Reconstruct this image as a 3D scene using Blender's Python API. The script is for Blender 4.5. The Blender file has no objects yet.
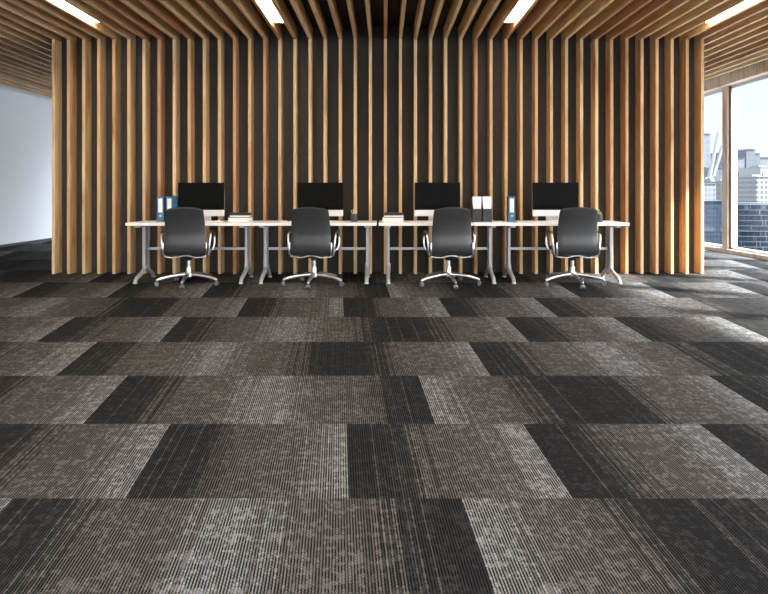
import bpy, bmesh, math, random
from mathutils import Vector, Matrix
random.seed(7)
PI = math.pi
C = bpy.context.scene.collection
S = bpy.context.scene

# ------------------------------------------------------------------ helpers
def bm_new(): return bmesh.new()

def add_box(bm, x0, x1, y0, y1, z0, z1, bev=0.0, seg=2):
    r = bmesh.ops.create_cube(bm, size=1.0)
    vs = r['verts']
    for v in vs:
        v.co = Vector((x0 + (v.co.x + .5) * (x1 - x0), y0 + (v.co.y + .5) * (y1 - y0), z0 + (v.co.z + .5) * (z1 - z0)))
    if bev > 0:
        es = list({e for v in vs for e in v.link_edges})
        bmesh.ops.bevel(bm, geom=es, offset=bev, segments=seg, profile=.7, affect='EDGES')

def add_cyl(bm, p0, p1, r0, r1=None, n=24):
    r1 = r0 if r1 is None else r1
    p0, p1 = Vector(p0), Vector(p1)
    d = p1 - p0
    m = Matrix.Translation((p0 + p1) / 2) @ d.to_track_quat('Z', 'Y').to_matrix().to_4x4()
    bmesh.ops.create_cone(bm, cap_ends=True, segments=n, radius1=r0, radius2=r1, depth=d.length, matrix=m)

def smooth_path(pts, n=6, closed=False):
    P = [Vector(p) for p in pts]
    out = []
    m = len(P)
    rng = range(m) if closed else range(m - 1)
    for i in rng:
        if closed:
            a, b, c, d = P[(i - 1) % m], P[i], P[(i + 1) % m], P[(i + 2) % m]
        else:
            a, b, c, d = P[max(i - 1, 0)], P[i], P[i + 1], P[min(i + 2, m - 1)]
        for k in range(n):
            t = k / n
            out.append(.5 * ((2 * b) + (c - a) * t + (2 * a - 5 * b + 4 * c - d) * t * t + (3 * b - a - 3 * c + d) * t ** 3))
    if not closed: out.append(P[-1])
    return out

def add_tube(bm, pts, rad, n=12, closed=False, sx=1.0, sy=1.0):
    """sweep an ellipse along a path; rad may be a list"""
    m = len(pts)
    rings = []
    up = None
    for i, p in enumerate(pts):
        if closed: t = (pts[(i + 1) % m] - pts[(i - 1) % m])
        else: t = pts[min(i + 1, m - 1)] - pts[max(i - 1, 0)]
        t.normalize()
        if up is None:
            up = Vector((1, 0, 0)) if abs(t.x) < .8 else Vector((0, 0, 1))
        a = (up - t * up.dot(t)).normalized(); b = t.cross(a)
        up = a
        r = rad[i] if isinstance(rad, (list, tuple)) else rad
        rings.append([bm.verts.new(p + a * math.cos(2 * PI * k / n) * r * sx + b * math.sin(2 * PI * k / n) * r * sy) for k in range(n)])
    cnt = m if closed else m - 1
    for i in range(cnt):
        A, B = rings[i], rings[(i + 1) % m]
        for k in range(n):
            bm.faces.new((A[k], A[(k + 1) % n], B[(k + 1) % n], B[k]))
    if not closed:
        bm.faces.new(list(reversed(rings[0]))); bm.faces.new(rings[-1])

def add_lathe(bm, prof, cx, cy, n=28):
    rings = []
    for r, z in prof:
        rings.append([bm.verts.new((cx + r * math.cos(2 * PI * k / n), cy + r * math.sin(2 * PI * k / n), z)) for k in range(n)])
    for A, B in zip(rings, rings[1:]):
        for k in range(n):
            bm.faces.new((A[k], A[(k + 1) % n], B[(k + 1) % n], B[k]))
    bm.faces.new(list(reversed(rings[0]))); bm.faces.new(rings[-1])

def add_prism(bm, poly, axis, a0, a1):
    """extrude a 2D polygon along axis; poly coords are the other two axes in order"""
    def P(u, v, w):
        return {'x': (w, u, v), 'y': (u, w, v), 'z': (u, v, w)}[axis]
    A = [bm.verts.new(P(u, v, a0)) for u, v in poly]
    B = [bm.verts.new(P(u, v, a1)) for u, v in poly]
    n = len(poly)
    bm.faces.new(A); bm.faces.new(list(reversed(B)))
    for i in range(n): bm.faces.new((A[i], B[i], B[(i + 1) % n], A[(i + 1) % n]))

def obj(name, bm, mat, parent=None, smooth=False, loc=None):
    bmesh.ops.recalc_face_normals(bm, faces=bm.faces)
    me = bpy.data.meshes.new(name); bm.to_mesh(me); bm.free()
    me.materials.append(mat)
    if smooth:
        for p in me.polygons: p.use_smooth = True
        try: me.set_sharp_from_angle(angle=math.radians(40))
        except Exception: pass
    o = bpy.data.objects.new(name, me); C.objects.link(o)
    if parent: o.parent = parent
    if loc: o.location = loc
    return o

def box_obj(name, b, mat, parent=None, bev=0.0):
    bm = bm_new(); add_box(bm, *b, bev=bev); return obj(name, bm, mat, parent)

def thing(name, label, cat, loc=(0, 0, 0), rz=0.0, group=None):
    o = bpy.data.objects.new(name, None); C.objects.link(o)
    o.empty_display_size = .1
    o.location = loc; o.rotation_euler = (0, 0, rz)
    o['label'] = label; o['category'] = cat
    if group: o['group'] = group
    return o

def tag(o, label, cat, group=None):
    o['label'] = label; o['category'] = cat
    if group: o['group'] = group
    return o

def struct(o): o['kind'] = 'structure'; return o

def copy_tree(o, parent=None):
    c = o.copy(); C.objects.link(c)
    c.parent = parent
    for ch in list(o.children): copy_tree(ch, c)
    return c

def dup(o, loc, label, rz=None):
    c = copy_tree(o); c.location = loc
    if rz is not None: c.rotation_euler = (0, 0, rz)
    c['label'] = label
    return c

# ------------------------------------------------------------------ materials
class NT:
    def __init__(s, name):
        s.m = bpy.data.materials.new(name); s.m.use_nodes = True
        s.t = s.m.node_tree; s.N = s.t.nodes; s.L = s.t.links
        s.b = s.N['Principled BSDF']; s.out = s.N['Material Output']
    def n(s, typ, **kw):
        x = s.N.new(typ)
        for k, v in kw.items(): setattr(x, k, v)
        return x
    def link(s, a, b): s.L.new(a, b)
    def put(s, sock, v):
        if isinstance(v, bpy.types.NodeSocket): s.L.new(v, sock)
        else: sock.default_value = v
    def math(s, op, a, b=0.0, c=0.0, clamp=False):
        x = s.n('ShaderNodeMath', operation=op, use_clamp=clamp)
        s.put(x.inputs[0], a); s.put(x.inputs[1], b); s.put(x.inputs[2], c)
        return x.outputs[0]
    def vec(s, x=0.0, y=0.0, z=0.0):
        v = s.n('ShaderNodeCombineXYZ')
        s.put(v.inputs[0], x); s.put(v.inputs[1], y); s.put(v.inputs[2], z)
        return v.outputs[0]
    def sep(s, v):
        x = s.n('ShaderNodeSeparateXYZ'); s.put(x.inputs[0], v); return x.outputs
    def mix(s, f, a, b, mode='MIX'):
        x = s.n('ShaderNodeMix', data_type='RGBA', blend_type=mode)
        s.put(x.inputs[0], f); s.put(x.inputs[6], a); s.put(x.inputs[7], b)
        return x.outputs[2]
    def ramp(s, f, stops, interp='LINEAR'):
        x = s.n('ShaderNodeValToRGB'); x.color_ramp.interpolation = interp
        cr = x.color_ramp
        while len(cr.elements) < len(stops): cr.elements.new(.5)
        for e, (p, c) in zip(cr.elements, stops): e.position = p; e.color = (*c, 1)
        s.put(x.inputs[0], f); return x.outputs[0]
    def noise(s, vec, scale, detail=2.0, rough=.5):
        x = s.n('ShaderNodeTexNoise'); s.put(x.inputs['Vector'], vec)
        x.inputs['Scale'].default_value = scale; x.inputs['Detail'].default_value = detail
        x.inputs['Roughness'].default_value = rough
        return x.outputs['Fac']
    def white(s, vec):
        x = s.n('ShaderNodeTexWhiteNoise', noise_dimensions='3D'); s.put(x.inputs['Vector'], vec)
        return x.outputs['Value']

def rgb(*c):  # display 0-255 to linear, scaled down so the strong sun does not overexpose the city
    return tuple(.095 * (v / 255 / 12.92 if v / 255 <= .04045 else ((v / 255 + .055) / 1.055) ** 2.4) for v in c)

def simple(name, col, rough=.5, metal=0.0, var=.06, vscale=30.0, spec=.5, coat=0.0):
    k = NT(name)
    tc = k.n('ShaderNodeTexCoord')
    f = k.noise(tc.outputs['Object'], vscale, 3)
    a = tuple(c * (1 - var) for c in col) + (1,); b = tuple(min(1, c * (1 + var)) for c in col) + (1,)
    k.put(k.b.inputs['Base Color'], k.mix(f, a, b))
    k.b.inputs['Roughness'].default_value = rough
    k.b.inputs['Metallic'].default_value = metal
    k.b.inputs['Specular IOR Level'].default_value = spec
    if coat: k.b.inputs['Coat Weight'].default_value = coat
    return k.m

def wood_mat(name, stops, rough=.5, axis=2):
    k = NT(name)
    tc = k.n('ShaderNodeTexCoord'); oi = k.n('ShaderNodeObjectInfo')
    r = oi.outputs['Random']
    X = k.sep(tc.outputs['Object'])
    ax = [X[0], X[1], X[2]]
    co = [k.math('MULTIPLY', ax[i], 1.0 if i == axis else 14.0) for i in range(3)]
    off = k.math('MULTIPLY', r, 91.0)
    v = k.vec(k.math('ADD', co[0], off), k.math('ADD', co[1], off), k.math('ADD', co[2], off))
    grain = k.noise(v, 1.6, 4, .6)
    v2 = k.vec(*[k.math('ADD', k.math('MULTIPLY', ax[i], 3.0 if i == axis else 160.0), off) for i in range(3)])
    fine = k.noise(v2, 1.0, 3, .6)
    v3 = k.vec(*[k.math('ADD', k.math('MULTIPLY', ax[i], .9 if i == axis else 5.0), off) for i in range(3)])
    knot = k.noise(v3, 1.2, 2, .5)
    base = k.ramp(r, stops)
    g = k.math('ADD', k.math('MULTIPLY', grain, .65), k.math('MULTIPLY', fine, .35))
    g = k.ramp(g, [(.3, (.60, .50, .42)), (.5, (.93, .90, .87)), (.7, (1.12, 1.10, 1.05))])
    c = k.mix(1.0, base, g, 'MULTIPLY')
    kn = k.ramp(knot, [(.58, (1, 1, 1)), (.72, (.72, .55, .44))])
    c = k.mix(1.0, c, kn, 'MULTIPLY')
    k.put(k.b.inputs['Base Color'], c)
    k.b.inputs['Roughness'].default_value = rough
    k.b.inputs['Specular IOR Level'].default_value = .35
    return k.m

W_SLAT = wood_mat('slat_wood', [(0, (.50, .27, .135)), (.25, (.66, .43, .225)), (.55, (.78, .57, .31)), (.8, (.60, .375, .19)), (1, (.82, .62, .36))])
W_FRAME = wood_mat('window_wood', [(0, (.76, .60, .45)), (1, (.80, .64, .48))])
M_DARK = simple('dark_backing', (.042, .039, .034), .75, vscale=6, var=.12)
M_CEIL = simple('dark_ceiling', (.012, .011, .010), .85)
M_WALL = simple('white_plaster', (.86, .87, .89), .8, var=.01, vscale=2)
M_BASE = simple('dark_baseboard', (.03, .03, .032), .6)
M_TOP = simple('white_laminate', (.92, .90, .89), .35, var=.015)
M_LEG = simple('grey_powder_coat', (.42, .435, .45), .4, .4, var=.03)
M_CHROME = simple('polished_chrome', (.74, .74, .75), .28, 1.0, var=.02)
M_LEATHER = simple('charcoal_mesh', (.027, .028, .030), .42, var=.15, vscale=60, spec=.6)
M_BLACK = simple('black_plastic', (.014, .014, .015), .45, var=.05)
M_WHEEL = simple('grey_caster', (.16, .16, .165), .35, .5, var=.05)
M_SCREEN = simple('screen_glass', (.006, .006, .006), .10, var=.03, spec=.02)
M_SILVER = simple('silver_aluminium', (.72, .72, .73), .35, .35, var=.02)
M_BLUE = simple('blue_card', (.035, .13, .24), .5, var=.08)
M_PAPER = simple('white_paper', (.80, .80, .79), .7, var=.03)
M_PAGE = simple('page_edges', (.76, .75, .73), .8, var=.06, vscale=90)
M_COVER = simple('black_cover', (.018, .016, .018), .5, var=.1)
M_CUP = simple('dark_grey_cup', (.045, .05, .055), .5, var=.1)
M_PENY = simple('yellow_pencil', (.85, .62, .22), .5)
M_PENG = simple('green_pencil', (.42, .52, .20), .5)
M_PENO = simple('wooden_pencil', (.70, .42, .20), .5)
M_ALU = simple('white_sash', (.62, .64, .67), .35, var=.02)
M_GASKET = simple('dark_gasket', (.05, .05, .055), .6)
M_STREET = simple('city_ground', (.16, .17, .18), .9, var=.3, vscale=.03)

def glass_mat():
    k = NT('window_glass')
    tr = k.n('ShaderNodeBsdfTransparent'); tr.inputs[0].default_value = (.95, .97, .97, 1)
    gl = k.n('ShaderNodeBsdfGlossy'); gl.inputs['Roughness'].default_value = .01
    lw = k.n('ShaderNodeLayerWeight'); lw.inputs['Blend'].default_value = .5
    fr = k.n('ShaderNodeMath', operation='MULTIPLY_ADD')
    k.link(k.math('POWER', lw.outputs['Facing'], 5.0), fr.inputs[0]); fr.inputs[1].default_value = .35; fr.inputs[2].default_value = .015
    mx = k.n('ShaderNodeMixShader')
    k.link(fr.outputs[0], mx.inputs[0]); k.link(tr.outputs[0], mx.inputs[1]); k.link(gl.outputs[0], mx.inputs[2])
    k.link(mx.outputs[0], k.out.inputs[0])
    return k.m
M_GLASS = glass_mat()

def lamp_mat():
    k = NT('lamp_diffuser')
    k.b.inputs['Base Color'].default_value = (.9, .9, .88, 1)
    k.b.inputs['Emission Color'].default_value = (1.0, .87, .70, 1)
    k.b.inputs['Emission Strength'].default_value = 19.0
    return k.m
M_LAMP = lamp_mat()
M_HOUSING = simple('lamp_housing', (.08, .08, .08), .5)

def carpet_mat():
    k = NT('striped_carpet')
    ua = k.n('ShaderNodeUVMap', uv_map='pattern'); ub = k.n('ShaderNodeUVMap', uv_map='tile')
    P = k.sep(ua.outputs[0]); T = k.sep(ub.outputs[0])
    u, v, g, rnd = P[0], P[1], T[0], T[1]
    NR = 84.0
    un = k.math('MULTIPLY', u, NR)
    rib = k.math('FLOOR', un); fr = k.math('FRACT', un)
    tile_r = k.math('MULTIPLY', rnd, 77.0)
    r1 = k.white(k.vec(rib, tile_r, 3.0))
    r2 = k.white(k.vec(rib, tile_r, 9.0))
    # streaky gradient from dark through taupe to pale grey
    blockg = k.noise(k.vec(k.math('MULTIPLY', u, 5.0), k.math('MULTIPLY', v, 1.2), tile_r), 1.0, 3)
    gg = k.math('ADD', g, k.math('MULTIPLY', k.math('SUBTRACT', r1, .5), .22))
    gg = k.math('ADD', gg, k.math('MULTIPLY', k.math('SUBTRACT', blockg, .5), .14))
    yarn = k.ramp(gg, [(0, (.028, .028, .030)), (.28, (.036, .036, .036)), (.40, (.118, .110, .105)), (.76, (.134, .125, .119)), (.88, (.212, .215, .221)), (1, (.25, .255, .263))])
    # a few bright lone ribs through the dark field
    lone = k.math('GREATER_THAN', r2, .955)
    yarn = k.mix(k.math('MULTIPLY', lone, .35), yarn, (.16, .16, .16, 1))
    # black dashes: cells along each rib, gathered in blocks
    vv = k.math('ADD', k.math('MULTIPLY', v, 38.0), k.math('MULTIPLY', r2, 7.0))
    cell = k.white(k.vec(rib, k.math('FLOOR', vv), tile_r))
    blk = k.noise(k.vec(k.math('MULTIPLY', u, 9.0), k.math('MULTIPLY', v, 20.0), tile_r), 1.0, 2)
    blk2 = k.noise(k.vec(k.math('MULTIPLY', u, 22.0), k.math('MULTIPLY', v, 10.0), 5.0), 1.0, 2)
    bsum = k.math('ADD', k.math('MULTIPLY', blk, .55), k.math('MULTIPLY', blk2, .45))
    th = k.math('ADD', k.math('MINIMUM', k.math('MAXIMUM', k.math('MULTIPLY', k.math('SUBTRACT', bsum, .40), 5.0), 0.0), .66), .26)
    dash = k.math('LESS_THAN', cell, th)
    stripe = k.math('GREATER_THAN', k.white(k.vec(rib, 4.0, tile_r)), .86)
    dash = k.math('MAXIMUM', dash, k.math('MULTIPLY', stripe, .7))
    # the yarn ribs run on; between them the ground is either filled with yarn or left black
    gr = k.math('ABSOLUTE', k.math('SUBTRACT', fr, .5))
    gap = k.math('GREATER_THAN', gr, .22)
    ribc = k.mix(k.math('MULTIPLY', dash, .22), yarn, (.006, .006, .006, 1))
    gapc = k.mix(k.math('ADD', k.math('MULTIPLY', dash, .52), .44), yarn, (.004, .004, .004, 1))
    c = k.mix(gap, ribc, gapc)
    lp = k.math('SINE', k.math('ADD', k.math('MULTIPLY', v, 44.0 * 6.283), k.math('MULTIPLY', rib, 3.1416)))
    c = k.mix(k.math('MULTIPLY', k.math('GREATER_THAN', lp, .35), .28), c, (.010, .010, .010, 1))
    k.put(k.b.inputs['Base Color'], c)
    k.b.inputs['Roughness'].default_value = .95
    k.b.inputs['Specular IOR Level'].default_value = .02
    return k.m
M_CARPET = carpet_mat()

def tower_mat(name, wall, g1, g2, bw=3.0, bh=3.4, mort=.12, rough=.5, spec=.5):
    """facade: rows of glazed bays between piers and floor bands"""
    k = NT(name)
    tc = k.n('ShaderNodeTexCoord')
    X = k.sep(tc.outputs['Object'])
    uv = k.vec(k.math('ADD', X[0], X[1]), X[2], 0.0)
    br = k.n('ShaderNodeTexBrick'); br.offset = 0.0; br.squash = 1.0
    k.link(uv, br.inputs['Vector'])
    k.put(br.inputs['Color1'], (*g1, 1)); k.put(br.inputs['Color2'], (*g2, 1)); k.put(br.inputs['Mortar'], (*wall, 1))
    br.inputs['Scale'].default_value = 1.0; br.inputs['Mortar Size'].default_value = mort
    br.inputs['Mortar Smooth'].default_value = 0.0; br.inputs['Bias'].default_value = 0.0
    br.inputs['Brick Width'].default_value = bw; br.inputs['Row Height'].default_value = bh
    k.put(k.b.inputs['Base Color'], br.outputs['Color'])
    k.b.inputs['Roughness'].default_value = rough
    k.b.inputs['Specular IOR Level'].default_value = spec
    return k.m

# ------------------------------------------------------------------ the place, in metres (camera at the origin, looking along +y)
H = 1.11
F = 650.0
PITCH = .2044
XC = .019                    # the slat nearest the camera axis
WALL_Y = 8.8                 # fronts of the wall slats
SLAT_W, SLAT_D = .041, .20
CEIL_Z = 3.18                # undersides of the ceiling slats
XL, XR = -7.70, 6.28
Y0, Y1 = -3.2, 17.0
PX0 = XC - 22 * PITCH - SLAT_W / 2
PX1 = XC + 21 * PITCH + SLAT_W / 2

# floor: carpet tiles laid in half-bond rows; each tile shades from dark to pale grey
def row_y(w):
    return 150.0 + 1.0 / (.00078 * (w - .32))
def lay(u, w):
    """tile coordinates to floor position: rows and columns of the laid pattern"""
    w0 = 2.0
    def core(u, w):
        q = row_y(w); d = F * H / (q - 192.0)
        c = 343.2 + .03 * (q - 300.0)
        return Vector(((c + u * .643 * (q - 150.0) - 384.0) * d / F, d))
    if w >= w0: return core(u, w)
    a = core(u, w0); b = core(u, w0 + .02)
    return a + (b - a) / .02 * (w - w0)
ROWS = {3: (.5, {-2: 1, -1: 0, 0: 0, 1: 1}), 4: (0, {}), 5: (.5, {-1: 0, 0: 0}), 6: (0, {-1: 0, 2: 0}),
        7: (.5, {-1: 0}), 8: (0, {-3: 0, 3: 0}), 9: (.5, {-1: 0, 0: 0})}
bm = bm_new()
uvp = bm.loops.layers.uv.new('pattern'); uvt = bm.loops.layers.uv.new('tile')
rr = random.Random(3)
NU, NV = 3, 5
for w in range(-6, 17):
    ph = .5 if w % 2 else 0.0
    flips = ROWS[w][1] if w in ROWS else None
    for n in range(-22, 22):
        if flips is None: fwd = rr.random() < .72
        else: fwd = bool(flips.get(n, 1))
        ustart = n + ph          # tile n starts at n+phase (n=-1 with phase .5 starts at -.5)
        p = lay(ustart + .5, w + .5)
        if p.x < XL - 2 or p.x > XR + 2 or p.y > Y1 + 2 or p.y < Y0 - 1.5: continue
        rv = rr.random()
        grid = [[bm.verts.new((*lay(ustart + i / NU, w + j / NV), 0.0)) for i in range(NU + 1)] for j in range(NV + 1)]
        for j in range(NV):
            for i in range(NU):
                f = bm.faces.new((grid[j][i], grid[j][i + 1], grid[j + 1][i + 1], grid[j + 1][i]))
                for lpp, (a, b) in zip(f.loops, ((i, j), (i + 1, j), (i + 1, j + 1), (i, j + 1))):
                    t = a / NU
                    lpp[uvp].uv = (ustart + t + 40, w + b / NV + 10)
                    lpp[uvt].uv = (t if fwd else 1 - t, rv)
for co, no in (((XL, 0, 0), (-1, 0, 0)), ((XR + .02, 0, 0), (1, 0, 0)), ((0, Y0, 0), (0, -1, 0)), ((0, Y1, 0), (0, 1, 0))):
    bmesh.ops.bisect_plane(bm, geom=bm.verts[:] + bm.edges[:] + bm.faces[:], plane_co=co, plane_no=no, clear_outer=True)
bmesh.ops.remove_doubles(bm, verts=bm.verts, dist=1e-4)
fl = obj('floor', bm, M_CARPET); struct(fl)
for p in fl.data.polygons:
    if p.normal.z < 0: fl.data.flip_normals(); break
sl = struct(box_obj('floor_slab', (XL - .2, XR + .18, Y0, Y1 + .2, -.35, -.004), M_STREET))
sl.name = 'floor_base'

# shell
struct(box_obj('wall_left', (XL - .2, XL, Y0, Y1, 0, 3.46), M_WALL))
struct(box_obj('baseboard_left', (XL, XL + .015, Y0, Y1, 0, .05), M_BASE))
struct(box_obj('wall_back', (XL - .2, XR + .2, Y1, Y1 + .2, 3.0, 3.46), M_WALL))  # unseen back wall, left open below this header to bring daylight onto wall_left
struct(box_obj('trim_4', (XL, XR, Y1, Y1 + .12, 0, .07), M_BASE))
for k_ in range(7):
    xx = XL + k_ * (XR - XL) / 6
    struct(box_obj('trim_%d' % (5 + k_), (xx - .05, xx + .05, Y1, Y1 + .12, .071, 2.999), M_BASE))

# core wall clad in upright slats
core = struct(box_obj('wall_center', (PX0 + .0, PX1 - .0, WALL_Y + SLAT_D, 12.6, 0, CEIL_Z + SLAT_D + .02), M_DARK))
def slat_mesh(name, length):
    bm = bm_new(); add_box(bm, -SLAT_W / 2, SLAT_W / 2, -SLAT_D / 2, SLAT_D / 2, 0, length, bev=.0022, seg=1)
    bmesh.ops.recalc_face_normals(bm, faces=bm.faces)
    me = bpy.data.meshes.new(name); bm.to_mesh(me); bm.free(); me.materials.append(W_SLAT)
    return me
me_w = slat_mesh('upright_slat', CEIL_Z)
for i in range(-22, 22):
    o = bpy.data.objects.new('slat', me_w); C.objects.link(o); o.parent = core
    o.location = (XC + i * PITCH, WALL_Y + SLAT_D / 2, 0)

ceil = struct(box_obj('ceiling', (XL - .2, XR + .2, Y0, Y1 + .2, CEIL_Z + SLAT_D + .02, CEIL_Z + SLAT_D + .3), M_CEIL))
me_a = slat_mesh('ceiling_slat_short', WALL_Y + SLAT_D - Y0)
me_b = slat_mesh('ceiling_slat_long', Y1 - Y0)
i0 = math.ceil((XL + .24 - XC) / PITCH); i1 = math.floor((XR - .22 - XC) / PITCH)
for i in range(i0, i1 + 1):
    o = bpy.data.objects.new('slat', me_a if -22 <= i <= 21 else me_b); C.objects.link(o); o.parent = ceil
    o.rotation_euler = (-PI / 2, 0, 0)
    o.location = (XC + i * PITCH, Y0, CEIL_Z + SLAT_D / 2)

# strip lights set in the gaps
def strip_light(gap, label):
    x = XC + (gap + .5) * PITCH
    t = thing('strip_light', label, 'ceiling light', (x, 0, CEIL_Z + SLAT_D + .018), group='linear lights between ceiling slats')
    hw = (PITCH - SLAT_W) / 2 - .003
    b = bm_new(); add_box(b, -hw, hw, Y0 + .6, 8.12, -.145, 0, bev=.003)
    obj('housing', b, M_HOUSING, t)
    b = bm_new(); add_box(b, -hw + .022, hw - .022, Y0 + .62, 8.13, -.168, -.1455, bev=.004)
    obj('diffuser', b, M_LAMP, t)
    return t
strip_light(-18, 'leftmost of four lit strip lights recessed between the wooden ceiling slats')
strip_light(-7, 'lit strip light between ceiling slats above the left middle desk')
strip_light(7, 'lit strip light between ceiling slats above the desk with two black file boxes')
strip_light(19, 'rightmost lit strip light between ceiling slats, nearest the windows')

# ------------------------------------------------------------------ window wall
SILL, HEAD = .07, 3.04
MY, MP = 11.94, 1.6
muls = [MY + MP * k for k in range(-9, 4)]
muls = [m for m in muls if Y0 - 1 < m < Y1 + .5]
struct(box_obj('trim_1', (XR - .14, XR + .14, Y0, Y1, HEAD, 3.25), W_FRAME))
bm = bm_new(); add_box(bm, XR + .0, XR + .14, Y0, Y1, 3.25, 3.4); struct(obj('trim_2', bm, M_BASE))
struct(box_obj('trim_3', (XR - .06, XR + .16, Y0, Y1, 0, SILL), W_FRAME))
n = 0
for a, b in zip(muls, muls[1:]):
    n += 1
    w = struct(thing('window_%d' % n, '', '', (XR, (a + b) / 2, 0)))
    del w['label'], w['category']
    L = MP / 2
    m = box_obj('window_post', (-.02, .14, L - .09, L + .09, SILL, HEAD), W_FRAME, w, bev=.003)
    s = bm_new()
    fw = .055
    for (y0, y1, z0, z1) in ((-L + .11, -L + .11 + fw, SILL, HEAD), (L - .11 - fw, L - .11, SILL, HEAD),
                             (-L + .11, L - .11, SILL, SILL + .04), (-L + .11, L - .11, HEAD - .06, HEAD)):
        add_box(s, .02, .12, y0, y1, z0, z1, bev=.003)
    obj('sash', s, M_ALU, w)
    g = bm_new()
    for (y0, y1) in ((-L + .0905, -L + .11), (L - .11, L - .0905)): add_box(g, .014, .12, y0, y1, SILL, HEAD)
    obj('gasket', g, M_GASKET, w)
    g = bm_new(); add_box(g, .066, .074, -L + .11 + fw, L - .11 - fw, SILL + .04, HEAD - .06)
    obj('pane', g, M_GLASS, w)

# ------------------------------------------------------------------ desks
DESK_Y0, DESK_Y1 = 7.86, 8.50
DT = .737
def make_desk(label):
    t = thing('office_desk', label, 'desk', (0, 0, 0), group='white desks in a row along the slatted wall')
    w = .757
    b = bm_new(); add_box(b, -w, w, -.32, .32, DT - .036, DT, bev=.004); obj('tabletop', b, M_TOP, t)
    for s in (-1, 1):
        x = s * .64
        b = bm_new()
        add_box(b, x - .017, x + .017, -.02, .025, .13, DT - .037, bev=.008)
        add_box(b, x - .017, x + .017, .09, .135, .13, DT - .037, bev=.008)
        add_box(b, x - .012, x + .012, .03, .085, .14, DT - .04)
        add_box(b, x - .03, x + .03, -.27, .27, DT - .062, DT - .037, bev=.004)
        L = obj('leg', b, M_LEG, t)
        for q in (-1, 1):
            f = bm_new()
            pts = smooth_path([(x, .055 + q * .03, .20), (x, .05 + q * .075, .13), (x, .03 + q * .19, .085), (x, q * .27, .055), (x, q * .315, .012)], 5)
            add_tube(f, pts, [.030 - .008 * i / (len(pts) - 1) for i in range(len(pts))], 12)
            add_cyl(f, (x, q * .315, 0.0), (x, q * .315, .02), .028, .024, 16)
            obj('foot', f, M_LEG, L, smooth=True)
    b = bm_new(); add_box(b, -.62, .62, .04, .07, .376, .410, bev=.006); obj('crossbar', b, M_LEG, t)
    return t
DY = (DESK_Y0 + DESK_Y1) / 2
desk = make_desk('white desk at the end near the white plaster wall, carrying two blue binders')
desk.location = (-2.372, DY, 0)
dup(desk, (-.85, DY, 0), 'white desk holding a pen cup and no books or binders, beside a narrow gap')
dup(desk, (.693, DY, 0), 'white desk carrying two black file boxes and a stack of books')
dup(desk, (2.213, DY, 0), 'white desk at the end near the windows, with one blue binder')

# ------------------------------------------------------------------ chairs
def shell(bm, prof, wfun, thick, nx=14, bow=0.0, top_round=0.0):
    """a padded sheet swept along a side profile (y,z), with rounded long edges"""
    m = len(prof)
    nrm = []
    for i in range(m):
        a = Vector(prof[max(i - 1, 0)]); b = Vector(prof[min(i + 1, m - 1)])
        t = (b - a).normalized(); nrm.append(Vector((t.y, -t.x)))
    F_, B_ = [], []
    for i in range(m):
        w = wfun(i / (m - 1)); rf, rb = [], []
        for j in range(nx + 1):
            s = -1 + 2 * j / nx
            e = math.sqrt(max(0, 1 - abs(s) ** 8))
            th = thick / 2 * (.25 + .75 * e)
            y, z = prof[i]
            c = bow * s * s
            zz = z + (top_round * (1 - s * s) * max(0, (i / (m - 1) - .85) / .15) if top_round else 0)
            rf.append(bm.verts.new((s * w, y + nrm[i].x * th + c, zz + nrm[i].y * th)))
            rb.append(bm.verts.new((s * w, y - nrm[i].x * th + c, zz - nrm[i].y * th)))
        F_.append(rf); B_.append(rb)
    for i in range(m - 1):
        for j in range(nx):
            bm.faces.new((F_[i][j], F_[i][j + 1], F_[i + 1][j + 1], F_[i + 1][j]))
            bm.faces.new((B_[i][j + 1], B_[i][j], B_[i + 1][j], B_[i + 1][j + 1]))
        bm.faces.new((B_[i][0], F_[i][0], F_[i + 1][0], B_[i + 1][0]))
        bm.faces.new((F_[i][nx], B_[i][nx], B_[i + 1][nx], F_[i + 1][nx]))
    for j in range(nx):
        bm.faces.new((B_[0][j], B_[0][j + 1], F_[0][j + 1], F_[0][j]))
        bm.faces.new((F_[-1][j], F_[-1][j + 1], B_[-1][j + 1], B_[-1][j]))

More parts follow.
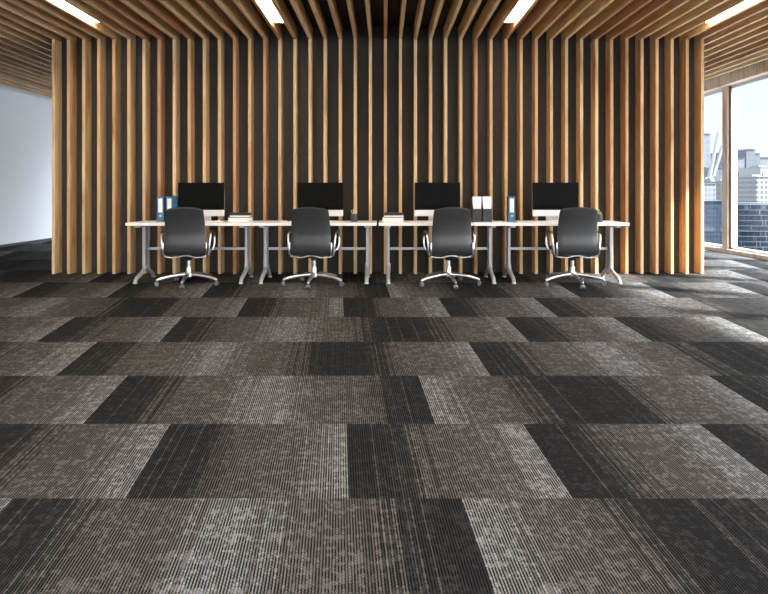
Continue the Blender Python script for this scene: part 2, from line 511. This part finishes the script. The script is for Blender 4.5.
def make_chair(label, sgn):
    t = thing('office_chair', label, 'office chair', group='charcoal swivel chairs at the white desks')
    # backrest: bottom to top
    bp = [(p.y, p.z) for p in smooth_path([(0, -.12, .372), (0, -.19, .378), (0, -.232, .415), (0, -.245, .50), (0, -.232, .60), (0, -.25, .74), (0, -.285, .86), (0, -.305, .905)], 5)]
    def bw(s):
        w = .247 - .034 * max(0, (s - .25) / .75)
        if s > .95: w -= .012 * ((s - .93) / .07) ** 2
        if s < .15: w -= .02 * ((.22 - s) / .22) ** 1.5
        return w
    b = bm_new(); shell(b, bp, bw, .034, bow=.018, top_round=.024); obj('backrest', b, M_LEATHER, t, smooth=True)
    sp = [(p.y, p.z) for p in smooth_path([(0, .27, .395), (0, .245, .428), (0, .18, .438), (0, .05, .425), (0, -.06, .395), (0, -.125, .375)], 5)]
    b = bm_new(); shell(b, sp, lambda s: .235, .036); obj('seat', b, M_LEATHER, t, smooth=True)
    # chrome frame: two side rails, under spreader and top bar
    b = bm_new()
    for s in (-1, 1):
        pts = smooth_path([(s * .243, .24, .41), (s * .247, .10, .412), (s * .248, -.06, .372), (s * .242, -.165, .352), (s * .243, -.235, .385), (s * .247, -.255, .45), (s * .245, -.245, .52)], 5)
        add_tube(b, pts, .009, 10)
    pts = smooth_path([(-.236, -.19, .353), (-.12, -.20, .342), (0, -.20, .366), (.12, -.20, .342), (.236, -.19, .353)], 5)
    add_tube(b, pts, .008, 10)
    pts = smooth_path([(-.24, .08, .40), (-.1, .05, .36), (0, .03, .345), (.1, .05, .36), (.24, .08, .40)], 5)
    add_tube(b, pts, .011, 10)
    obj('side_frame', b, M_CHROME, t, smooth=True)
    for s in (-1, 1):
        b = bm_new()
        pts = smooth_path([(s * .262, -.175, .375), (s * .270, -.185, .47), (s * .280, -.17, .585), (s * .282, -.12, .622), (s * .282, .0, .628), (s * .282, .10, .618), (s * .280, .145, .575), (s * .278, .135, .47), (s * .255, .12, .405)], 5)
        add_tube(b, pts, .0085, 10, sx=1.3)
        A = obj('armrest', b, M_CHROME, t, smooth=True)
        b = bm_new(); add_box(b, s * .282 - .018, s * .282 + .018, -.13, .10, .631, .645, bev=.006); obj('arm_pad', b, M_LEATHER, A)
    b = bm_new()
    add_box(b, -.07, .07, -.10, .12, .325, .372, bev=.012)
    add_cyl(b, (0, 0, .29), (0, 0, .33), .032, .045, 20)
    obj('tilt_mechanism', b, M_BLACK, t)
    b = bm_new(); add_lathe(b, [(.022, .20), (.022, .31)], 0, 0); add_lathe(b, [(.031, .10), (.031, .205), (.028, .212)], 0, 0)
    obj('gas_column', b, M_CHROME, t, smooth=True)
    b = bm_new(); add_lathe(b, [(.034, .085), (.046, .098), (.046, .135), (.036, .15)], 0, 0); obj('hub', b, M_CHROME, t, smooth=True)
    for k in range(5):
        a = -PI / 2 + math.radians(sgn) + 2 * PI * k / 5
        ca, sa = math.cos(a), math.sin(a)
        b = bm_new()
        pts = smooth_path([(ca * .03, sa * .03, .122), (ca * .13, sa * .13, .118), (ca * .26, sa * .26, .098), (ca * .345, sa * .345, .076), (ca * .366, sa * .366, .062)], 5)
        add_tube(b, pts, [.024 - .010 * i / (len(pts) - 1) for i in range(len(pts))], 12)
        L = obj('leg', b, M_CHROME, t, smooth=True)
        b = bm_new()
        cx, cy = ca * .366, sa * .366
        px, py = -sa, ca
        for q in (-1, 1):
            add_cyl(b, (cx + px * q * .008, cy + py * q * .008, .0225), (cx + px * q * .024, cy + py * q * .024, .0225), .0222, .0222, 20)
        add_cyl(b, (cx, cy, .03), (cx, cy, .066), .010, .010, 12)
        add_cyl(b, (cx - px * .008, cy - py * .008, .032), (cx + px * .008, cy + py * .008, .032), .022, .022, 16)
        obj('caster', b, M_WHEEL, L, smooth=True)
    return t
CY = 7.80
def cx(px, d=CY): return (px - 384) * d / F
ch = make_chair('charcoal swivel chair in front of the desk with two blue binders', -1)
ch.location = (cx(188.8), CY, 0); ch.rotation_euler = (0, 0, math.radians(6))
dup(ch, (cx(314.2), CY, 0), 'charcoal swivel chair in front of the desk with the pen cup and no books', math.radians(-4))
ch3 = make_chair('charcoal swivel chair in front of the desk with two black file boxes', 3)
ch3.location = (cx(448.5), CY, 0); ch3.rotation_euler = (0, 0, math.radians(4))
dup(ch3, (cx(572.3), CY, 0), 'charcoal swivel chair at the desk nearest the windows', math.radians(-1))

# ------------------------------------------------------------------ monitors, keyboards
def make_monitor(label):
    t = thing('computer_monitor', label, 'monitor', group='black and silver monitors on the white desks')
    b = bm_new(); add_box(b, -.29, .29, -.008, .006, .145, .493, bev=.003); obj('screen', b, M_SCREEN, t)
    b = bm_new(); add_box(b, -.29, .29, -.008, .006, .066, .144, bev=.003); obj('chin', b, M_SILVER, t)
    b = bm_new()
    prof = [(.0062, .07), (.0062, .49), (.018, .485), (.045, .36), (.045, .2), (.02, .075)]
    add_prism(b, prof, 'x', -.285, .285); obj('back_shell', b, M_SILVER, t)
    b = bm_new()
    prof = [(.046, .30), (.056, .30), (.118, .010), (.10, .0), (-.085, .0), (-.085, .008), (.085, .010)]
    add_prism(b, prof, 'x', -.10, .10)
    obj('stand', b, M_SILVER, t)
    return t
MYY = 8.27
mon = make_monitor('black screened monitor with silver chin on the desk with two blue binders')
mon.location = (cx(201.3, MYY), MYY, DT); mon.rotation_euler = (0, 0, math.radians(2))
dup(mon, (cx(320.3, MYY), MYY, DT), 'black screened monitor with silver chin on the desk without books or binders', math.radians(-1))
dup(mon, (cx(437.4, MYY), MYY, DT), 'black screened monitor between the book stack and the black file boxes', math.radians(1))
dup(mon, (cx(555.5, MYY), MYY, DT), 'black screened monitor on the desk nearest the windows, beside a lone blue binder', math.radians(-2))

def make_keyboard(label):
    t = thing('keyboard', label, 'keyboard', group='slim keyboards in front of the monitors')
    b = bm_new(); add_prism(b, [(-.06, .001), (.06, .001), (.06, .013), (-.06, .006)], 'x', -.215, .215); obj('base', b, M_SILVER, t)
    b = bm_new()
    for r in range(5):
        for c in range(14):
            y = -.048 + r * .0235; z = .0065 + (y + .06) / .12 * .007
            add_box(b, -.207 + c * .0297, -.207 + c * .0297 + .026, y - .009, y + .010, z - .003, z + .0035)
    obj('keys', b, M_PAPER, t)
    return t
kb = make_keyboard('slim keyboard under the monitor beside two blue binders')
kb.location = (cx(196, 8.02), 8.02, DT)
dup(kb, (cx(317.6, 8.02), 8.02, DT), 'slim keyboard under the monitor near the pen cup on the desk without books')
dup(kb, (cx(439.6, 8.02), 8.02, DT), 'slim keyboard on the desk with black file boxes')
dup(kb, (cx(562.0, 8.02), 8.02, DT), 'slim keyboard on the desk nearest the windows')

t = thing('computer_mouse', 'small white computer mouse on the desk between monitor and book stack', 'mouse', (cx(218.5, 8.05), 8.05, DT))
b = bm_new(); bmesh.ops.create_uvsphere(b, u_segments=20, v_segments=12, radius=1)
for v in b.verts: v.co = Vector((v.co.x * .03, v.co.y * .055, max(0, v.co.z) * .026 + .001))
obj('shell', b, M_PAPER, t, smooth=True)
b = bm_new(); add_cyl(b, (-.004, .028, .021), (.004, .028, .021), .006, .006, 12); obj('scroll_wheel', b, M_LEG, t)

# ------------------------------------------------------------------ binders
def make_binder(label):
    t = thing('ring_binder', label, 'binder', group='blue ring binders standing on the desks')
    W, D, Hh = .088, .27, .318
    b = bm_new()
    add_box(b, -W / 2, -W / 2 + .004, 0, D, 0, Hh, bev=.001)
    add_box(b, W / 2 - .004, W / 2, 0, D, 0, Hh, bev=.001)
    # spine with the finger hole: a plate with a round opening
    zc, r, N = .075, .014, 32
    outer = []
    for k in range(N):
        a = 2 * PI * k / N; c_, s_ = math.cos(a), math.sin(a)
        m = max(abs(c_), abs(s_)); outer.append((c_ / m, s_ / m))
    rows = []
    for y in (0.0, .004):
        ri = [b.verts.new((r * math.cos(2 * PI * k / N), y, zc + r * math.sin(2 * PI * k / N))) for k in range(N)]
        ro = [b.verts.new((o[0] * W / 2, y, (zc + o[1] * (Hh - zc)) if o[1] > 0 else zc + o[1] * zc)) for o in outer]
        rows.append((ri, ro))
    (ai, ao), (bi, bo) = rows
    for k in range(N):
        q = (k + 1) % N
        b.faces.new((ai[k], ai[q], ao[q], ao[k])); b.faces.new((bi[q], bi[k], bo[k], bo[q]))
        b.faces.new((ai[q], ai[k], bi[k], bi[q])); b.faces.new((ao[k], ao[q], bo[q], bo[k]))
    obj('cover', b, M_BLUE, t)
    b = bm_new(); add_box(b, -.026, .026, -.0012, -.0002, .118, .292); obj('spine_label', b, M_PAPER, t)
    b = bm_new(); add_tube(b, smooth_path([(.016 * math.cos(2 * PI * k / 16), -.001, .075 + .016 * math.sin(2 * PI * k / 16)) for k in range(16)], 2, True), .0025, 8, closed=True)
    obj('finger_ring', b, M_CHROME, t, smooth=True)
    b = bm_new(); add_box(b, -W / 2 + .008, W / 2 - .008, .02, D - .008, .006, Hh - .012); obj('papers', b, M_PAPER, t)
    return t
BY = 8.10
bd = make_binder('blue ring binder standing at the outer end, beside a second blue binder')
bd.location = (cx(160.3, BY), BY, DT); bd.rotation_euler = (0, 0, math.radians(5))
dup(bd, (cx(169.3, BY), BY, DT), 'blue ring binder between its twin binder and the monitor', math.radians(-2))
dup(bd, (cx(511.9, BY), BY, DT), 'lone blue ring binder near the two black file boxes', math.radians(-7))

# ------------------------------------------------------------------ file boxes
def make_filebox(label):
    t = thing('magazine_file', label, 'file box', group='black magazine files with white folders on one desk')
    b = bm_new()
    W, D = .112, .24; z1 = .162
    w = W / 2
    add_box(b, -w, w, 0, D, 0, .004)
    add_box(b, -w, w, 0, .004, .0041, z1)
    add_box(b, -w, w, D - .004, D, .0041, .30)
    for s in (-1, 1):
        x = s * w
        add_prism(b, [(.0041, .0041), (D - .0041, .0041), (D - .0041, .30), (D - .05, .30), (.0041, z1)], 'x', min(x, x - s * .004), max(x, x - s * .004))
    obj('box', b, M_COVER, t)
    b = bm_new()
    poly = [(-.044, .006), (.044, .006), (.052, .315), (-.058, .318)]
    add_prism(b, poly, 'y', .012, .030)
    poly = [(-.046, .006), (.044, .006), (.050, .310), (-.050, .312)]
    add_prism(b, poly, 'y', .034, .15)
    obj('white_folders', b, M_PAPER, t)
    return t
fb = make_filebox('black file box of white folders, the one nearer the monitor')
fb.location = (cx(477.4, BY), BY, DT)
dup(fb, (cx(487.5, BY), BY, DT), 'black file box of white folders, the one nearer the blue binder')

# ------------------------------------------------------------------ books
def make_book(label, h, w, d, cover, pages, group, wrap):
    t = thing('book', label, 'book', group=group)
    c = .0035 if cover is M_COVW else .0085
    b = bm_new()
    add_box(b, -w / 2, w / 2, -d / 2, d / 2, 0, c, bev=.001)
    add_box(b, -w / 2, w / 2, -d / 2, d / 2, h - c, h, bev=.001)
    add_box(b, -w / 2, w / 2, d / 2 - c, d / 2, c + .0001, h - c - .0001)
    obj('cover', b, cover, t)
    b = bm_new(); add_box(b, -w / 2 + .005, w / 2 - .005, -d / 2 + .004, d / 2 - c - .001, c + .0002, h - c - .0002); obj('pages', b, pages, t)
    return t
M_COVW = simple('white_cover', (.78, .78, .77), .5, var=.03)
for (px, desk_name, off) in ((240.2, 'beside the first monitor, next to a mouse', 0), (393, 'at the desk edge by the gap', 1)):
    X = cx(px, 8.2); g = 'books stacked on the desks'
    z = DT
    where = ('book stack beside the mouse', 'book stack beside the narrow gap between desks')[off]
    for j, (h, w, d, cv, pg, dx, what) in enumerate(((.052, .264, .20, M_COVW, M_PAGE, 0, 'thick white book at the bottom of the '),
                                                   (.036, .25, .19, M_COVER, M_PAGE, .008, 'dark covered book in the middle of the '),
                                                   (.024, .235, .18, M_COVER, M_COVER, .004 + .006 * off, 'thin black book on top of the '))):
        k = make_book(what + where, h, w, d, cv, pg, g, False)
        k.location = (X + dx, 8.2, z); k.rotation_euler = (0, 0, math.radians((-1, 1.5, -2)[j]))
        z += h + .0004

# ------------------------------------------------------------------ pen cups
def make_cup(X, Y, label, pens, gl):
    t = thing('pen_cup', label, 'pen holder', (X, Y, DT), group='dark pen cups on the desks')
    b = bm_new()
    n = 28; ro, ri, h = .041, .037, .098
    prof = [(ro - .002, 0), (ro, .003), (ro, h), (ri, h), (ri, .005)]
    rings = [[b.verts.new((r * math.cos(2 * PI * k / n), r * math.sin(2 * PI * k / n), z)) for k in range(n)] for r, z in prof]
    for A, B in zip(rings, rings[1:]):
        for k in range(n): b.faces.new((A[k], A[(k + 1) % n], B[(k + 1) % n], B[k]))
    b.faces.new(list(reversed(rings[0]))); b.faces.new(rings[-1])
    obj('cup', b, M_CUP, t, smooth=True)
    for (dx, dy, m, L, lab) in pens:
        b = bm_new()
        p0 = Vector((X - dx * .25, Y - dy * .25, DT + .008)); p1 = Vector((X + dx, Y + dy, DT + L))
        dr = (p1 - p0).normalized()
        add_cyl(b, p0, p1 - dr * .016, .0055, .0055, 6)
        add_cyl(b, p1 - dr * .016, p1, .0055, .0010, 6)
        tag(obj('pencil', b, m), lab, 'pencil', gl)
make_cup(cx(354.2, 8.15), 8.15, 'dark grey pen cup standing on the desk without books',
         [(-.040, .0, M_PENG, .150, 'green pencil leaning outward in the cup on the desk without books'), (-.012, .010, M_PENY, .165, 'yellow pencil nearly upright in the cup on the desk without books'),
          (.034, -.004, M_PENY, .150, 'yellow pencil leaning towards the gap between desks, in its cup')], 'pencils in the cup on the desk without books')
make_cup(cx(599, 8.15), 8.15, 'dark grey pen cup behind the chair nearest the windows',
         [(-.028, .0, M_PENO, .150, 'wooden pencil in the cup nearest the windows, leaning to the monitor'), (.006, .012, M_PENO, .162, 'tallest wooden pencil, upright in the cup nearest the windows'),
          (.026, -.006, M_PENY, .130, 'short yellow pencil leaning to the windows in its cup')], 'pencils in the cup nearest the windows')

# papers
def papers(X, Y, label, n, w, rz):
    t = thing('notepad', label, 'notepad', (X, Y, DT), rz, group=None)
    b = bm_new()
    for k in range(n): add_box(b, -w / 2 + .002 * (k % 3), w / 2 + .002 * (k % 2), -.10, .10, k * .002 + .0002, k * .002 + .0017)
    obj('sheets', b, M_PAPER, t)
    return t
papers(cx(286.5, 8.05), 8.05, 'white notepad beside the chair, on the desk without books', 6, .15, .15)
b = bm_new(); add_cyl(b, (cx(288, 8.0), 7.97, DT + .020), (cx(291, 8.0), 8.05, DT + .020), .006, .005, 10)
tag(obj('black_pen', b, M_BLACK), 'black pen lying on the white notepad', 'pen')
papers(cx(498.3, 8.05), 8.05, 'white loose sheets on the desk between the file boxes and the lone binder', 3, .15, -.1)

# ------------------------------------------------------------------ the city outside
struct(box_obj('ground', (-900, 1600, -600, 2500, -96, -95), M_STREET))
def bx(px0, px1, ptop, d, depth):
    """a block whose near face stands d metres ahead"""
    return ((px0 - 384) * d / F, (px1 - 384) * d / F, d, d + depth, -95, H + (192 - ptop) * d / F)
T_HAZE = tower_mat('hazed_tower', rgb(124, 134, 150), rgb(78, 94, 118), rgb(98, 114, 138), 3, 4, .7)  # distance haze is put into these pale blue-grey base colours
T_HAZE2 = tower_mat('pale_hazed_tower', rgb(160, 170, 186), rgb(122, 138, 160), rgb(138, 152, 174), 3.4, 4.5, .8)
T_BEIGE = tower_mat('beige_tower', rgb(222, 206, 180), rgb(84, 88, 96), rgb(130, 126, 122), .9, 1.3, .18)
T_WHITE = tower_mat('white_tower', rgb(240, 235, 222), rgb(80, 92, 108), rgb(130, 138, 148), 1.0, 1.15, .22)
T_GLASS = tower_mat('blue_glass', rgb(150, 165, 180), rgb(46, 72, 100), rgb(80, 108, 134), .9, 1.15, .10, .3)
T_GLASS2 = tower_mat('blue_grid_glass', rgb(104, 126, 150), rgb(32, 58, 88), rgb(60, 90, 122), .45, .62, .06, .35, .15)
T_CREAM = simple('cream_stone', rgb(252, 244, 224), .6, vscale=.2)
M_WHITEP = simple('plain_white', rgb(246, 246, 246), .5, vscale=.2)

def block(name, label, dims, mat, roof=True, extra=None):
    x0, x1, y0, y1, z0, z1 = dims
    t = thing(name, label, 'building', ((x0 + x1) / 2, y0, z0))
    w = (x1 - x0) / 2; hh = z1 - z0; D = y1 - y0
    b = bm_new(); add_box(b, -w, w, 0, D, 0, hh); obj('facade', b, mat, t)
    if roof:
        b = bm_new(); add_box(b, -w * 1.02, w * 1.02, -.02 * D, D, hh, hh + .06 * w)
        add_box(b, -w * .5, w * .3, D * .3, D * .7, hh + .06 * w, hh + .25 * w); obj('rooftop', b, T_CREAM if mat in (T_BEIGE, T_WHITE) else mat, t)
    return t
# far towers, with haze put into their colours
block('office_tower', 'tallest haze-tinted blue tower far away in the hazy skyline', bx(746.4, 755.2, 149.5, 520, 60), T_HAZE)
block('office_tower', 'narrow haze-tinted tower beside the white window sash', bx(737.5, 744.5, 158, 500, 50), T_HAZE2)
block('office_tower', 'stepped haze-tinted tower adjoining the tallest one', bx(755.3, 760, 153.5, 540, 60), T_HAZE)
block('office_tower', 'low broad haze-tinted tower behind the white apartment tower', bx(759.5, 776, 157.5, 560, 60), T_HAZE2)
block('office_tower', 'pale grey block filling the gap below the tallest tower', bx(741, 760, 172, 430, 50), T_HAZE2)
# beige and white towers, middle distance
block('office_tower', 'brown grey tower just beside the white window sash', bx(735, 743.2, 181, 190, 16), T_BEIGE)
block('apartment_tower', 'white apartment tower with dark window rows above the blue glass building', bx(756.5, 780, 177, 150, 14), T_WHITE)
t = block('penthouse_tower', 'white crown block topping the towers, with a dark opening', bx(760.5, 782, 167.5, 196, 12), M_WHITEP)
b = bm_new(); add_cyl(b, (-1.9, -.15, 101.6), (-1.9, .3, 101.6), .8, .8, 24); obj('dark_opening', b, M_GASKET, t)
# sculpted cream tower: tapering, curved shoulder
d0 = 176
def arc_tower(px0, px1, ptop, d, label, mat):
    x0 = (px0 - 384) * d / F; x1 = (px1 - 384) * d / F; zt = H + (192 - ptop) * d / F
    t = thing('curved_tower', label, 'building', ((x0 + x1) / 2, d, -95))
    w = (x1 - x0) / 2; hh = zt + 95
    poly = [(-w, 0), (w, 0), (w, hh - 3.4 * w)]
    for k in range(9):
        a = k / 8 * PI / 2
        poly.append((w - 1.9 * w * (1 - math.cos(a)), hh - 3.4 * w + 3.4 * w * math.sin(a)))
    poly.append((-w, hh * 1.0))
    b = bm_new(); add_prism(b, poly, 'y', 0, 9); obj('facade', b, mat, t)
    b = bm_new()
    for k in range(5):
        x = -w + (k + .5) * 2 * w / 5
        add_box(b, x - .10, x + .10, -.35, 0, 0, hh - 3.6 * w)
    obj('fins', b, T_CREAM, t)
arc_tower(743.4, 749, 180.5, 176, 'cream tower with a rounded shoulder behind the blue glass building', T_BEIGE)
arc_tower(749.2, 755.3, 182.0, 188, 'bright cream tower with ribbed front and rounded shoulder', T_CREAM)

# big rounded blue glass building in front
def rounded_glass():
    d = 125.0
    xa = (733 - 384) * d / F; xb = (800 - 384) * d / F
    zt = H + (192 - 204.5) * d / F
    xm, r = (xa + xb) / 2 + .6, (xb - xa) / 2
    t = thing('glass_office_building', 'low rounded blue glass office building with pale floor bands', 'building', (xm, d + r * .55, -95))
    n = 48; hh = zt + 95
    b = bm_new(); add_lathe(b, [(r, 0), (r, hh)], 0, 0, n)
    for v in b.verts: v.co.y *= .55
    g = obj('curtain_wall', b, GL_ROUND, t)
    b = bm_new()
    fl_h = 1.02
    for k in range(int(26 / fl_h)):
        z = hh - k * fl_h
        add_lathe(b, [(r - .05, z - .16), (r + .16, z - .14), (r + .16, z), (r - .05, z + .02)], 0, 0, n)
    for v in b.verts: v.co.y *= .55
    o = obj('floor_bands', b, M_BAND, t)
    b = bm_new(); add_lathe(b, [(r * .8, hh), (r * .8, hh + .25)], 0, 0, n)
    for v in b.verts: v.co.y *= .55
    obj('roof_deck', b, M_BAND, t)
def round_glass_mat():
    k = NT('round_glass')
    tc = k.n('ShaderNodeTexCoord'); X = k.sep(tc.outputs['Object'])
    ang = k.math('ARCTAN2', X[1], X[0])
    a = k.math('MULTIPLY', ang, 34.0); z = k.math('MULTIPLY', X[2], 1 / 1.02)
    rnd = k.white(k.vec(k.math('FLOOR', a), k.math('FLOOR', z), 0.0))
    c = k.ramp(rnd, [(0, rgb(20, 42, 68)), (.6, rgb(40, 68, 100)), (.9, rgb(80, 108, 138)), (1, rgb(250, 250, 250))])
    fr = k.math('LESS_THAN', k.math('FRACT', a), .14)
    c = k.mix(fr, c, (*rgb(84, 106, 130), 1))
    k.put(k.b.inputs['Base Color'], c); k.b.inputs['Roughness'].default_value = .35
    k.b.inputs['Specular IOR Level'].default_value = .15
    return k.m
GL_ROUND = round_glass_mat()
M_BAND = simple('pale_band', rgb(112, 130, 148), .6, vscale=.5)
rounded_glass()
# seen through the narrow pane
block('glass_office_block', 'blue grid glass block low behind the narrow pane', bx(698, 726, 201.5, 86, 14), T_GLASS2)
block('glass_office_block', 'pale gridded office block behind the narrow pane, above the blue one', bx(700, 716, 184, 150, 16), tower_mat('pale_grid', rgb(206, 212, 220), rgb(126, 144, 166), rgb(150, 166, 186), .9, 1.2, .18))
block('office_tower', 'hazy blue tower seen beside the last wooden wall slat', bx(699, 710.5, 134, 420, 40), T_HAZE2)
block('office_tower', 'lower haze-tinted tower in the narrow pane beside the wooden post', bx(712, 723.5, 168, 330, 30), T_HAZE)
# white slanting bars on a column, drawn for the pale diagonals in the pane
def slant_bars():
    d = 230.0
    def P(px, py, dy=0): return Vector(((px - 384) * d / F, d + dy, H + (192 - py) * d / F))
    base = P(716, 192); o = Vector((base.x, d, -95))
    t = thing('pane_bars', 'white slanting bars on a column seen in the narrow pane', 'slant_bars', o)
    def bar(name, a, b_, r):
        b = bm_new(); add_cyl(b, a - o, b_ - o, r, r * .8, 10); obj(name, b, M_WHITEP, t)
    bar('strut', P(708.8, 180), P(718.5, 133), .7)
    bar('strut', P(713, 176), P(722.6, 146), .7)
    bar('strut', P(708.8, 176), P(716.5, 140), .35)
    bar('strut', P(708.4, 177), P(716.8, 192), 1.3)
    bar('strut', P(716.8, 192), P(723.5, 180), 1.3)
    b = bm_new(); add_cyl(b, Vector((0, 0, 0)), base - o + Vector((.2, 0, 0)), 2.6, 1.6, 14); obj('column', b, M_WHITEP, t)
slant_bars()

# ------------------------------------------------------------------ light
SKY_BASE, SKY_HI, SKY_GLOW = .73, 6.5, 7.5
w = bpy.data.worlds.new('sky'); S.world = w; w.use_nodes = True
nt = w.node_tree
bg = nt.nodes['Background']
tc = nt.nodes.new('ShaderNodeTexCoord'); sp = nt.nodes.new('ShaderNodeSeparateXYZ')
nt.links.new(tc.outputs['Generated'], sp.inputs[0])
rp = nt.nodes.new('ShaderNodeValToRGB')
rp.color_ramp.elements[0].position = 0.0; rp.color_ramp.elements[0].color = (.90, .93, .97, 1)
rp.color_ramp.elements[1].position = .6; rp.color_ramp.elements[1].color = (.72, .83, 1.0, 1)
nt.links.new(sp.outputs[2], rp.inputs[0]); nt.links.new(rp.outputs[0], bg.inputs[0])
def wm(op, a, b=0.0, cl=False):
    x = nt.nodes.new('ShaderNodeMath'); x.operation = op; x.use_clamp = cl
    for i, v_ in enumerate((a, b)):
        if isinstance(v_, bpy.types.NodeSocket): nt.links.new(v_, x.inputs[i])
        else: x.inputs[i].default_value = v_
    return x.outputs[0]
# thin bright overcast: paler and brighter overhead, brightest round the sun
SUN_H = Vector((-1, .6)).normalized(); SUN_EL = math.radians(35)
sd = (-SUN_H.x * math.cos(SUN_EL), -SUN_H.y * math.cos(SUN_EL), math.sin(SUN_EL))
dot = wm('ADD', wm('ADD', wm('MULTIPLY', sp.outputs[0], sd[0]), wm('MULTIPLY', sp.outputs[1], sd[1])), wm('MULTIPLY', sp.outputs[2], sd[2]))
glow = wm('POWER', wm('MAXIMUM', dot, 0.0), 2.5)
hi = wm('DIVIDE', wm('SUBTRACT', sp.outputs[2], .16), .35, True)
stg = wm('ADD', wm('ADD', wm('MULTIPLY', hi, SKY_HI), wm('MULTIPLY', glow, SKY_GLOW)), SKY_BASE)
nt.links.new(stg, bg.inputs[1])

sun = bpy.data.lights.new('sun', 'SUN'); sun.energy = 18.0; sun.angle = math.radians(2.5); sun.color = (1, .95, .88)
so = bpy.data.objects.new('sun', sun); C.objects.link(so)
hd = SUN_H; el = SUN_EL
so.rotation_euler = Vector((hd.x * math.cos(el), hd.y * math.cos(el), -math.sin(el))).to_track_quat('-Z', 'Y').to_euler()
so.location = (20, -8, 14)

cam = bpy.data.cameras.new('camera'); co = bpy.data.objects.new('camera', cam); C.objects.link(co)
co.location = (0, 0, H); co.rotation_euler = (PI / 2, 0, 0)
cam.sensor_width = 36; cam.lens = F / 768 * 36; cam.shift_y = -105 / 768; cam.clip_end = 4000
S.camera = co
S.view_settings.view_transform = 'Standard'; S.view_settings.look = 'None'
S.view_settings.exposure = .78; S.view_settings.gamma = 1
